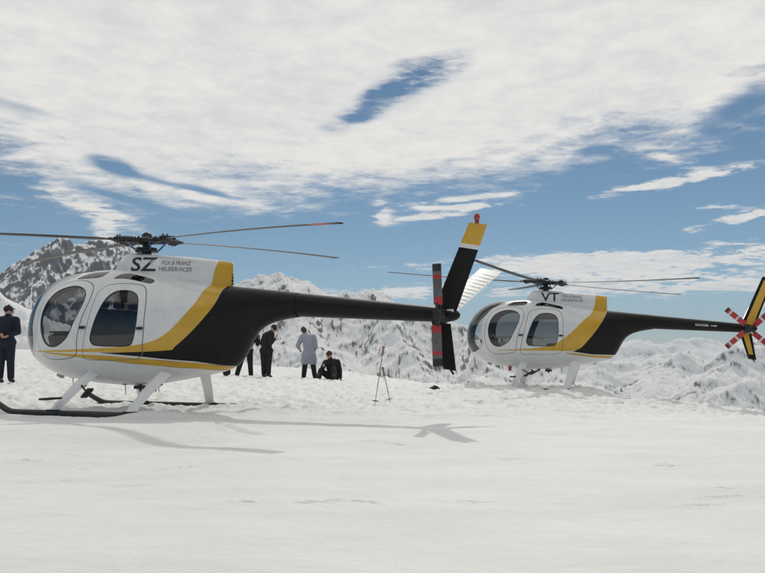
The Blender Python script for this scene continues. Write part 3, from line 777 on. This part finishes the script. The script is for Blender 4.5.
    # ---- tail surfaces
    uf = MB(); 
    c0 = [Vector((-4.42, 0, 1.40)), Vector((-4.71, 0, 1.33))]; c1 = [Vector((-4.925, .06, 2.55)), Vector((-5.165, .06, 2.51))]
    if scheme == 0: mf = lambda s, c: 1 if s > .78 else (2 if s > .725 else (2 if s < .02 else 0))
    else: mf = lambda s, c: 1 if (.22 < c < .80 and s < .93) else 0
    wing(uf, [tuple(c0), tuple(c1)], .11, mf, sub=44); 
    fin = uf.build('upper_fin', [M['black'], M['yellow'], M['white']], root)
    if scheme == 0:
        sb = MB(); sb.box((-4.60, .045, 1.405), (.22, .03, .045)); sb.build('fin_root_plate', M['white'], root)
    bc = MB(); bc.tube([(-5.03, .06, 2.53), (-5.03, .06, 2.585)], .030, 12); bc.ball((-5.03, .06, 2.615), (.042, .042, .055)); bc.build('beacon_light', M['redglass'], fin)
    lf = MB()
    mfl = (lambda s, c: 0) if scheme == 0 else (lambda s, c: 1 if (.25 < c < .78 and s < .8) else 0)
    wing(lf, [(Vector((-4.40, 0, 1.27)), Vector((-4.66, 0, 1.24))), (Vector((-4.565, .03, .655)), Vector((-4.735, .03, .63)))], .12, mfl, sub=16)
    lf.tube([(-4.66, .03, .65), (-4.70, .03, .585)], .014, 8)
    lf.build('lower_fin', [M['black'], M['yellow']], root)
    st = MB(); STB = (Vector((-4.84, -1.0, 2.05)), Vector((-5.15, -1.0, 1.99)))
    wing(st, [(Vector((-4.42, -.07, 1.43)), Vector((-4.70, -.07, 1.38))), STB], .10, lambda s, c: 0, sub=30)
    # stiffening beads across the skin
    a0, a1 = Vector((-4.42, -.07, 1.43)), Vector((-4.70, -.07, 1.38)); b0, b1 = STB
    nn = (a1-a0).cross(b0-a0).normalized(); nn = nn if nn.y > 0 else -nn
    for i in range(1, 13):
        t = i/13.5; p, q = a0.lerp(b0, t), a1.lerp(b1, t)
        st.tube([p.lerp(q, .12)+nn*.0135, p.lerp(q, .5)+nn*.014, p.lerp(q, .93)+nn*.005], .0045, 6, 0)
    st.build('stabilizer', [M['alclad']], root)
    # ---- tail rotor
    tr = MB(); tc = Vector((-4.565, .33, 1.345))
    tr.tube([(-4.565, .0, 1.345), (-4.565, .22, 1.345)], [.06, .045], 14); tr.tube([(-4.565, .22, 1.345), (-4.565, .37, 1.345)], .028, 12)
    tr.ball((-4.565, .0, 1.345), (.11, .10, .10)); tr.box((-4.565, .33, 1.345), (.10, .05, .10))
    tr.tube([(-4.565, .255, 1.345), (-4.565, .27, 1.345)], [.055, .055], 14)
    for a in tail_angles:
        dd = Vector((math.cos(R(a)), 0, math.sin(R(a)))); tr.tube([tc, tc+dd*.15], .022, 8)
        q = Vector((-dd.z, 0, dd.x)); tr.tube([tc+q*.05-Vector((0, .06, 0)), tc+q*.05+dd*.13], .007, 6)
    trh = tr.build('tail_rotor_hub', M['gunmetal'], root)
    for a in tail_angles:
        b = MB(); dd = Vector((math.cos(R(a)), 0, math.sin(R(a)))); ch = Vector((-dd.z, .18, dd.x)).normalized()*.125
        if scheme == 0: mf = lambda s, c: [1, 1, 0, 0, 0, 0, 0, 1, 0, 3, 3][int(s*10.99)]
        else: mf = lambda s, c: [1, 1, 1, 1, 2, 1, 1, 1, 2, 1, 3][int(s*10.99)]
        wing(b, [(tc+dd*.13-ch*.35, tc+dd*.13+ch*.65), (tc+dd*.65-ch*.35, tc+dd*.65+ch*.65)], .12, mf, sub=22)
        b.build('tail_rotor_blade', [M['blade_grey'] if scheme == 0 else M['gunmetal'], M['red'], M['blade_white'], M['gunmetal']], trh)
    # ---- main rotor: hub frame is tilted as the disc is
    hz = 2.53
    up_w = Vector((tilt[0], tilt[1], 1)).normalized()                       # disc normal in world
    inv = Matrix.Rotation(-(R(180)-yaw), 3, 'Z')
    up = inv @ up_w
    hc = Vector((0, 0, hz))
    hub = MB()
    hub.tube([(0, 0, 2.28), (0, 0, 2.50)], [.075, .06], 16)                 # mast
    hub.tube([(0, 0, 2.36), (0, 0, 2.385)], [.17, .17], 20); hub.tube([(0, 0, 2.395), (0, 0, 2.42)], [.15, .15], 20)   # swashplate
    hub.tube([hc-up*.055, hc-up*.03, hc+up*.03, hc+up*.055], [.10, .155, .155, .10], 20); hub.tube([hc+up*.05, hc+up*.095], [.085, .07], 16)
    hub.ball(hc+up*.10, (.06, .06, .03))
    nb = len(blade_angles)
    rods = []
    blades = []
    for a in blade_angles:
        d = inv @ Vector((math.cos(R(a)), math.sin(R(a)), 0)); d = (d-up*d.dot(up)).normalized(); s = up.cross(d)
        rot = Matrix((d, s, up)).transposed()
        hub.box(hc+d*.20, (.22, .13, .075), rot); hub.box(hc+d*.34, (.20, .085, .055), rot); hub.box(hc+d*.46, (.11, .12, .085), rot)
        hub.tube([hc+d*.30+s*.09+up*.02, hc+d*.54+s*.10+up*.01], .030, 10); hub.tube([hc+d*.26-s*.10, hc+d*.50-s*.085], .022, 8)
        hub.box(hc+d*.52+s*.02, (.05, .20, .05), rot)
        for k in (-1, 1):
            hub.tube([hc+d*.17+s*.045*k-up*.045, hc+d*.17+s*.045*k+up*.06], .016, 6)
            hub.tube([hc+d*.47+s*.035*k-up*.06, hc+d*.47+s*.035*k+up*.07], .013, 6)
        hub.tube([hc+d*.24-s*.12, hc+d*.40-s*.13], .020, 8)
        rd_ = MB(); rods.append(rd_); rd_.tube([Vector((0, 0, 2.39))+Vector((d.x, d.y, 0)).normalized()*.17-s*.05, hc+d*.26-s*.13-up*.02], .013, 8)
        # blade: root, droop, twist
        b = MB(); secs = []; NS = 24
        L = []
        for i in range(NS+1):
            r = .50+(4.03-.50)*i/NS; dr = -droop*((r-.5)/3.53)**2
            tw = R(9-9*(r/4.03)); ch = .171 if r > .75 else .171*(.45+.55*(r-.5)/.25)
            c = (s*math.cos(tw)+up*math.sin(tw))*-1.0
            p = hc+d*r+up*dr
            L.append((p-c*ch*.27, p+c*ch*.73))
        mfb = (lambda s_, c_: 1 if .86 < s_ < .955 else (2 if s_ >= .955 else 0)) if scheme == 0 else (lambda s_, c_: 2 if s_ > .93 else 0)
        wing(b, L, .12, mfb, sub=1, n=9)
        b.box(hc+d*.55, (.16, .07, .035), rot, 0)
        blades.append(b)
    hubo = hub.build('main_rotor_hub', M['gunmetal'], root)
    for q in rods: q.build('pitch_link', M['bluerod'], hubo)
    for i, b in enumerate(blades): b.build('main_rotor_blade', [M['blade'], M['blade_tip'] if i == 0 else M['blade_faded'], M['gunmetal']], hubo)
    # ---- skids
    ld = legs_down
    for sg in (1, -1):
        sk = MB()
        path = [(x, y, z-ld) for x, y, z in catmull([(1.80, sg*1.01, .19), (1.68, sg*1.015, .125), (1.52, sg*1.025, .055), (1.38, sg*1.03, .032), (1.0, sg*1.03, .030), (.3, sg*1.03, .030), (-.4, sg*1.03, .030), (-.98, sg*1.03, .032)], 5, False)]
        sk.tube(path, .042, 12); sk.tube([(-.98, sg*1.03, .032-ld), (-1.02, sg*1.03, .036-ld)], [.036, .015], 12)
        sko = sk.build('landing_skid', M['tube'], root)
        for q in (.72, -.50):
            wp = MB(); wp.box((q, sg*1.03, -.002-ld), (.30, .085, .014)); wp.build('wear_plate', M['gunmetal'], sko)
        for fx, tx in ((.74, .50), (-.50, -.70)):
            lg = MB()
            foot = Vector((fx, sg*1.03, .045-ld)); top = Vector((tx, sg*.50, .58)); mid = foot.lerp(top, .5)+Vector((0, sg*.035, .03))
            secs = []
            ax = Vector((1, 0, .15)).normalized()
            for i in range(9):
                t = i/8; p = foot*(1-t)**2+mid*2*t*(1-t)+top*t*t; c = .15+.05*t
                secs.append((p+ax*c*.45, p-ax*c*.55))
            wing(lg, secs, .28, lambda s, c: 0, sub=2, n=12)
            lg.build('skid_leg', M['white'], root)
            ft = MB(); ft.box((fx-.01, sg*1.03, .055-ld), (.19, .075, .05)); ft.build('leg_fitting', M['gunmetal'], sko)
        sp = MB(); sp.tube([(.66, sg*.96, .235), (.69, sg*1.22, .235)], .016, 8); sp.box((.70, sg*1.16, .235), (.11, .26, .028)); sp.build('boarding_step', M['rubber'], root)
        sp = MB(); sp.box((.36, sg*.80, .30), (.28, .09, .03), Matrix.Rotation(-.55*sg, 3, 'Z') @ Matrix.Rotation(.45, 3, 'Y'))
        sp.tube([(.52, sg*.72, .40), (.36, sg*.80, .30)], .014, 6)
        sp.build('boarding_step', M['rubber'], root)
    # ---- belly
    bl = MB(); bl.tube([(.88, .22, .46), (.88, .22, .40)], [.045, .04], 14); bl.ball((.88, .22, .395), (.042, .042, .05)); bl.build('belly_beacon', M['redglass'], root)
    for (x, y, h) in ((1.15, .15, .10), (.18, .2, .13), (-.02, -.1, .10), (-.35, .15, .12)):
        an = MB(); zb = float(CAB.at(x)[1]); an.tube([(x, y, zb+.06), (x-.02, y, zb-h)], [.008, .005], 6); an.box((x, y, zb+.02), (.07, .03, .02)); an.build('antenna', M['gunmetal'], root)
    ll = MB(); zb = float(CAB.at(1.42)[1]); ll.tube([(1.36, .12, zb+.05), (1.40, .12, zb-.035)], [.05, .06], 14); ll.build('landing_light', M['steel'], root)
    ch = MB(); ch.box((-.05, .15, .36), (.16, .10, .05)); ch.tube([(-.05, .15, .40), (-.05, .15, .30)], .02, 8); ch.build('cargo_hook', M['gunmetal'], root)
    # ---- cabin
    fx = [-.58, -.2, .2, .6, 1.0, 1.3, 1.5, 1.62]; ys = [max(float(CAB.Y(x, .66))-.06, .05) for x in fx]
    fl = MB(); k = len(fx); P = [(x, y) for x, y in zip(fx, ys)]+[(x, -y) for x, y in zip(fx[::-1], ys[::-1])]
    fl.add([(x, y, .64) for x, y in P]+[(x, y, .68) for x, y in P], [tuple(range(2*k))[::-1], tuple(range(2*k, 4*k))]+[(i, (i+1) % (2*k), (i+1) % (2*k)+2*k, i+2*k) for i in range(2*k)])
    fl.build('cabin_floor', M['lining'], root, smooth=False)
    for bx, zlo, zhi in ((-.57, .60, 1.90), (.48, .69, 1.05)):
        bk = MB(); zs = np.linspace(zlo, zhi, 14); ys = [max(float(CAB.Y(bx, z))-.04, .02) for z in zs]
        P = [(y, z) for y, z in zip(ys, zs)]+[(-y, z) for y, z in zip(ys[::-1], zs[::-1])]; k = len(P)
        bk.add([(bx-.015, y, z) for y, z in P]+[(bx+.015, y, z) for y, z in P], [tuple(range(k))[::-1], tuple(range(k, 2*k))]+[(i, (i+1) % k, (i+1) % k+k, i+k) for i in range(k)])
        bk.build('bulkhead', M['lining'], root, smooth=False)
    for y in (.36, 0, -.36):
        s = MB(); s.box((.78, y, .93), (.46, .33, .12), bev=.04); s.box((.54, y, 1.23), (.11, .32, .56), Matrix.Rotation(-.18, 3, 'Y'), bev=.04); s.box((.47, y, 1.58), (.08, .20, .13), bev=.03)
        so_ = s.build('front_seat', M['seat'], root)
        
        for q in (-1, 1): b = MB(); b.tube([(.52, y+.09*q, 1.50), (.62, y+.08*q, 1.30), (.68, y+.05*q, 1.0)], .018, 6, sx=.3); b.build('shoulder_strap', M['belt'], so_)
    s = MB(); s.box((-.28, 0, .95), (.50, 1.0, .14), bev=.04); s.box((-.50, .27, 1.28), (.10, .46, .56), Matrix.Rotation(-.12, 3, 'Y'), bev=.04); s.box((-.50, -.27, 1.28), (.10, .46, .56), Matrix.Rotation(-.12, 3, 'Y'), bev=.04); s.build('rear_seat', M['seat'], root)
    ip = MB(); ip.box((1.50, 0, .98), (.16, .36, .34), Matrix.Rotation(.35, 3, 'Y'), bev=.03); ip.box((1.47, 0, .78), (.26, .22, .30), bev=.02); ip.box((1.40, 0, 1.17), (.24, .50, .03), bev=.01); ipo = ip.build('instrument_console', M['gunmetal'], root)
    cy = MB(); cy.tube([(1.10, .36, .65), (1.14, .36, .85), (1.05, .36, 1.08)], .013, 8); cy.ball((1.05, .36, 1.11), (.022, .022, .05)); cy.build('control_stick', M['gunmetal'], root); cy = MB(); cy.tube([(1.10, -.1, .65), (1.14, -.1, .85), (1.05, -.1, 1.08)], .013, 8); cy.build('control_stick', M['gunmetal'], root)
    return root

HG = 'white, yellow and black ski helicopters on the snow'
H1 = make_helicopter('nearer helicopter marked SZ with a black yellow-tipped tail fin and upright tail rotor', HG,
    (-3.53, 11.9, .03), R(18.5), 'SZ', (-41, 49, 139, 229), (-.022, -.045), (88, 268), 0, .10)
H2 = make_helicopter('farther helicopter marked VT with a crossed red tail rotor and yellow-centred fin', HG,
    (4.05, 19.8, .07), R(16), 'VT', (19, -50, -122, 166, 94), (.073, -.012), (42, 138, 222, 318), 1, -.06, .11)

# ------------------------------------------------------------------ people
M['skin'] = mat('skin', (.42, .25, .18), .6, var=.1)
M['hair'] = mat('brown_hair', (.07, .045, .03), .8, var=.3, bump=.004)
M['navy'] = mat('navy_cloth', (.012, .014, .030), .9, var=.3, bump=.006, bscale=18)
M['blackcloth'] = mat('black_cloth', (.014, .014, .016), .9, var=.4, bump=.006, bscale=18)
M['browncloth'] = mat('dark_brown_cloth', (.030, .020, .016), .9, var=.4, bump=.006, bscale=18)
M['lilac'] = mat('pale_grey_lilac_cloth', (.34, .34, .40), .85, var=.1, bump=.008, bscale=14)
M['hat'] = mat('dark_red_brown_wool', (.075, .030, .022), .95, var=.2, bump=.005, bscale=40)
M['boot'] = mat('boot_leather', (.02, .019, .018), .6, var=.2)
M['eye'] = mat('eye', (.02, .015, .012), .2)
M['tan'] = mat('tan_cork', (.30, .19, .13), .7, var=.2)
M['alu'] = mat('grey_pole', (.30, .29, .28), .4, metal=.4)

def remesh(o, vox, it=4):
    md = o.modifiers.new('r', 'REMESH'); md.mode = 'VOXEL'; md.voxel_size = vox; md.use_smooth_shade = True
    m2 = o.modifiers.new('s', 'SMOOTH'); m2.factor = .5; m2.iterations = it
    dg = bpy.context.evaluated_depsgraph_get(); dg.update()
    me = bpy.data.meshes.new_from_object(o.evaluated_get(dg)); o.modifiers.clear()
    mats = [m for m in o.data.materials]; o.data = me
    if not me.materials:
        for m in mats: me.materials.append(m)
    return o
def limb(mb, pts, rs, seg=12):
    P = [Vector(p) for p in pts]
    for a, b, r0, r1 in zip(P, P[1:], rs, rs[1:]):
        mb.tube([a, b], [r0, r1], seg)
    for p, r in zip(P, rs): mb.ball(p, r*.99, seg=seg)
def person(label, base, J, jacket, trousers, hat=None, hem=.12, group=None):
    """J: joints in metres, x to the right of the photo, y away, z up from the base"""
    V_ = {k: Vector(v) for k, v in J.items()}
    face = V_['look'].normalized(); hd = V_['head']; nk = V_['neck']
    upv = (hd-nk).normalized(); side = face.cross(upv).normalized(); face = upv.cross(side).normalized()
    hr = Matrix((side, face, upv)).transposed()
    b = MB()
    limb(b, [V_['pelvis'], V_['chest'], nk, hd-upv*.06], [.125, .13, .058, .055])
    for sgn, s in ((1, 'r'), (-1, 'l')):
        limb(b, [V_['sh_'+s], V_['el_'+s], V_['wr_'+s]], [.052, .042, .028])
        limb(b, [V_['chest']+Vector((0, 0, .05)), V_['sh_'+s]], [.09, .055])
        limb(b, [V_['pelvis'], V_['hip_'+s]], [.11, .095]); limb(b, [V_['hip_'+s], V_['kn_'+s], V_['an_'+s]], [.088, .056, .040])
        toe = V_['toe_'+s]; limb(b, [V_['an_'+s]-Vector((0, 0, .03)), toe], [.040, .030])
        w = V_['wr_'+s]; fd = (w-V_['el_'+s]).normalized(); q = fd.cross(face).normalized() if fd.cross(face).length > .1 else fd.cross(Vector((0, 0, 1))).normalized()
        pn = q.cross(fd).normalized()
        for k in range(4): limb(b, [w, w+fd*.085+q*(k-1.5)*.019], [.020, .011], 8)
        for k, L in enumerate((.068, .078, .072, .056)):
            r0 = w+fd*.085+q*(k-1.5)*.021; limb(b, [r0, r0+fd*L*.5-pn*.008+q*(k-1.5)*.003, r0+fd*L*.85-pn*.035+q*(k-1.5)*.004], [.0095, .0085, .007], 8)
        r0 = w+fd*.03-q*.025; limb(b, [r0, r0+fd*.03-q*.028, r0+fd*.06-q*.040-pn*.01], [.013, .010, .008], 8)
    b.ball(hd+upv*.02-face*.01, (.074, .092, .098), rot=hr); b.ball(hd-upv*.055+face*.022, (.054, .062, .060), rot=hr)
    b.tube([hd+upv*.018+face*.085, hd-upv*.022+face*.108, hd-upv*.03+face*.085], [.010, .016, .012], 8)
    b.ball(hd-upv*.062+face*.078, (.024, .010, .008), rot=hr); b.ball(hd+upv*.035+face*.075, (.055, .014, .010), rot=hr)
    for q in (-1, 1): b.ball(hd+side*.078*q, (.012, .024, .032), rot=hr)
    bo = b.build('person', M['skin']); remesh(bo, .0085, 3)
    bo.location = base; tag(bo, label, 'person', group)
    for q in (-1, 1):
        e = MB(); e.ball(hd+side*.030*q+face*.078+upv*.012, .012, seg=8); e.build('eye', M['eye'], bo)
    j = MB(); limb(j, [V_['pelvis']-Vector((0, 0, hem*.35)), V_['pelvis']+Vector((0, 0, .08)), V_['chest'], nk-upv*.02], [.175, .165, .175, .085], 16)
    for s in 'rl':
        limb(j, [V_['chest']+Vector((0, 0, .06)), V_['sh_'+s], V_['el_'+s], V_['el_'+s].lerp(V_['wr_'+s], .9)], [.13, .088, .068, .050], 14)
        limb(j, [V_['pelvis'], V_['hip_'+s]], [.15, .135], 14)
        if hem > .2: limb(j, [V_['hip_'+s], V_['hip_'+s].lerp(V_['kn_'+s], .60)], [.135, .14], 14); limb(j, [V_['hip_l'].lerp(V_['kn_l'], .5), V_['hip_r'].lerp(V_['kn_r'], .5)], [.13, .13], 14)
    limb(j, [nk-upv*.02, nk+upv*.03], [.085, .078])
    remesh(j.build('jacket', jacket, bo), .016, 5)
    t = MB()
    for s in 'rl':
        limb(t, [V_['pelvis'], V_['hip_'+s], V_['kn_'+s], V_['an_'+s]+Vector((0, 0, .03))], [.135, .118, .085, .075], 14)
    remesh(t.build('trousers', trousers, bo), .015, 4)
    for s in 'rl':
        k = MB(); a = V_['an_'+s]; limb(k, [a+Vector((0, 0, .10)), a-Vector((0, 0, .02)), V_['toe_'+s]], [.062, .058, .042]); remesh(k.build('boot', M['boot'], bo), .012, 2)
    h = MB()
    if hat:
        h.ball(hd+upv*.045-face*.012, (.088, .104, .092), rot=hr); h.ball(hd+upv*.055+face*.085, (.070, .055, .014), rot=hr); h.ball(hd+upv*.14, .018)
        remesh(h.build('cap', hat, bo), .008, 2)
    else:
        h.ball(hd+upv*.040-face*.030, (.084, .092, .088), rot=hr); h.ball(hd-upv*.01-face*.055, (.078, .055, .085), rot=hr)
        remesh(h.build('hair', M['hair'], bo), .008, 2)
    return bo
def stand(px, D, sink=.02):
    x = (px-382.5)/F*D; x = at(px, 380, D)[0]
    z = float(ground_z(np.array([x]), np.array([float(D)]))[0]); return (x, D, z-sink)
def legs(hx, z=.90, fr=(.13, 0), fl=(-.13, 0), toe=(.0, -.14), bend=.0):
    d = {'pelvis': (hx, 0, z+.04)}
    for s, f, q in (('r', fr, 1), ('l', fl, -1)):
        d['hip_'+s] = (hx+.09*q, 0, z); d['kn_'+s] = ((hx+.09*q+f[0])/2, (f[1])/2-bend, z*.53); d['an_'+s] = (f[0], f[1], .09); d['toe_'+s] = (f[0]+toe[0], f[1]+toe[1], .04)
    return d
PG = 'people waiting beyond the nearer helicopter'
J = legs(0, .90, (.12, .02), (-.10, -.04), (.10, -.10)); J.update(chest=(.01,0,1.32), neck=(.02,0,1.47), head=(.03,-.01,1.60), look=(.8,.5,-.1),
    sh_r=(.19,.02,1.40), el_r=(.27,-.03,1.13), wr_r=(.13,-.17,1.05), sh_l=(-.18,-.02,1.40), el_l=(-.24,-.08,1.13), wr_l=(-.05,-.2,1.08))
person('person in navy jacket and trousers standing at the left edge of the snow', stand(5, 18.0), J, M['navy'], M['navy'], M['browncloth'])
J = legs(-.12, .88, (.02, .05), (-.40, -.05), (-.06, -.13)); J.update(chest=(.02,0,1.26), neck=(.06,0,1.41), head=(.12,-.02,1.52), look=(1,-.2,-.3),
    sh_r=(.18,.05,1.32), el_r=(.24,-.1,1.06), wr_r=(.30,-.2,1.22), sh_l=(-.14,-.05,1.34), el_l=(-.16,-.12,1.06), wr_l=(.02,-.22,.98))
person('person in black mostly hidden behind the dark tail of the nearer helicopter', stand(250, 25.2), J, M['blackcloth'], M['blackcloth'], None, group=None)
J = legs(-.06, .84, (.02, -.05), (-.14, .06), (.10, -.10)); J.update(chest=(-.02,0,1.26), neck=(.07,-.03,1.40), head=(.16,-.05,1.52), look=(1,-.35,-.5),
    sh_r=(.12,-.10,1.34), el_r=(.10,-.22,1.06), wr_r=(.24,-.28,1.22), sh_l=(-.12,.08,1.32), el_l=(-.20,-.05,1.06), wr_l=(.20,-.16,1.16))
person('person in black jacket stooping with hands raised, under the tail boom', stand(268, 25.0), J, M['blackcloth'], M['blackcloth'], M['browncloth'])
J = legs(.05, .80, (.24, .03), (-.10, -.03), (.02, .13)); J.update(chest=(.02,.0,1.24), neck=(-.06,.03,1.40), head=(-.12,.06,1.52), look=(-.5,1,-.3),
    sh_r=(.20,.02,1.33), el_r=(.27,-.02,1.04), wr_r=(.20,.14,.88), sh_l=(-.16,.02,1.33), el_l=(-.30,-.0,1.06), wr_l=(-.26,.2,.95))
person('person in pale grey lilac jacket standing with back to the camera', stand(307, 25.0), J, M['lilac'], M['blackcloth'], None, hem=.26)
J = dict(pelvis=(.05,0,.16), chest=(.02,-.02,.52), neck=(-.02,-.04,.67), head=(-.05,-.06,.80), look=(-.7,-.7,-.15),
    hip_r=(.13,-.03,.14), kn_r=(.10,-.36,.40), an_r=(.12,-.60,.09), toe_r=(.14,-.73,.05), hip_l=(-.03,-.04,.14), kn_l=(-.30,-.22,.34), an_l=(-.34,-.46,.09), toe_l=(-.40,-.58,.05),
    sh_r=(.20,.0,.60), el_r=(.28,-.05,.34), wr_r=(.30,-.12,.10), sh_l=(-.17,-.06,.58), el_l=(-.26,-.20,.40), wr_l=(-.22,-.34,.46))
person('person in dark clothes and reddish cap sitting low on the snow', stand(331, 24.6, .0), J, M['blackcloth'], M['blackcloth'], M['hat'])

# ------------------------------------------------------------------ bags and ski poles
def bag(name, label, px, py, D, L, W, H, rz):
    x, y, _ = at(px, py, D); z = float(ground_z(np.array([x]), np.array([y]))[0])
    o = empty(name, (x, y, z-.01), rz); tag(o, label, 'bag')
    b = MB(); b.box((0, 0, H/2), (L, W, H), bev=min(L, W, H)*.36); b.ball((L*.16, 0, H*.8), (L*.30, W*.42, H*.5)); remesh(b.build('bag_body', M['blackcloth'], o), .012, 4)
    p = MB(); p.box((0, -W*.5, H*.38), (L*.6, W*.22, H*.42), bev=.02); p.build('bag_pocket', M['blackcloth'], o)
    s = MB(); s.tube([(-L*.3, 0, H*.95), (-L*.15, 0, H*1.25), (L*.15, 0, H*1.25), (L*.3, 0, H*.95)], .012, 6); s.build('strap', M['belt'], o)
bag('rucksack', 'small black rucksack on the snow under the rear of the nearer helicopter', 226.5, 379, 25, .24, .2, .26, .3)
bag('duffel_bag', 'small black bag on the snow below the tail rotor of the nearer helicopter', 434.5, 387.5, 20.5, .24, .2, .12, -.9)
def pole(label, base, top, ring_z):
    a, b = Vector(base), Vector(top); d = (b-a); L = d.length; d.normalize()
    o = empty('ski_pole', a); tag(o, label, 'ski pole', 'ski poles stuck in the snow between the helicopters')
    m = MB(); m.tube([(0, 0, 0), d*L], [.006, .0085], 8); m.tube([-d*.06, (0, 0, 0)], [.003, .0085], 8); m.build('shaft', M['alu'], o)
    g = MB(); g.tube([d*(L-.16), d*(L-.13), d*(L-.05), d*(L-.01), d*L], [.015, .019, .017, .023, .016], 10); g.build('grip', M['tan'], o)
    u = d.cross(Vector((0, 1, 0))).normalized(); w = d.cross(u)
    k = MB(); c = d*ring_z
    ring = [c+(u*math.cos(t)+w*math.sin(t))*.05 for t in np.linspace(0, 2*math.pi, 15)]
    k.tube(ring, .006, 6, cap=False); k.tube([c-u*.05, c+u*.05], .005, 6); k.tube([c-w*.05, c+w*.05], .005, 6); k.build('basket', M['rubber'], o)
    s = MB(); s.tube([d*(L-.02), d*(L-.04)+u*.05, d*(L-.14)+u*.07, d*(L-.2)+u*.03, d*(L-.10)+u*.012], .005, 6, sx=.4); s.build('wrist_strap', M['rubber'], o)
def gp(px, D):
    x = at(px, 400, D)[0]; return (x, D, float(ground_z(np.array([x]), np.array([float(D)]))[0])-.02)
D = 13.6
pole('taller ski pole stuck upright in the snow, its grip near the top of the pair', gp(374.5, D), at(383.8, 346, D), .10)
pole('shorter ski pole leaning left against the taller pole in the snow', gp(390.8, D-.1), at(382.6, 367, D-.06), .10)

# ------------------------------------------------------------------ thin mountain air over the valleys
hz_me = bpy.data.meshes.new('haze'); bm = bmesh.new(); bmesh.ops.create_cube(bm, size=1); bm.to_mesh(hz_me); bm.free()
hz = link(bpy.data.objects.new('haze', hz_me)); hz.scale = (50000, 50000, 3400); hz.location = (0, 0, -800)
hm = bpy.data.materials.new('haze'); hm.use_nodes = True; HN = NT(hm.node_tree)
ho = HN.n('ShaderNodeOutputMaterial'); hv = HN.n('ShaderNodeVolumePrincipled'); hv.inputs['Color'].default_value = (.62, .80, 1, 1); hv.inputs['Density'].default_value = 3.2e-5; hv.inputs['Anisotropy'].default_value = .2
HN.l(hv.outputs[0], ho.inputs['Volume']); hz_me.materials.append(hm); tag(hz, kind='stuff')
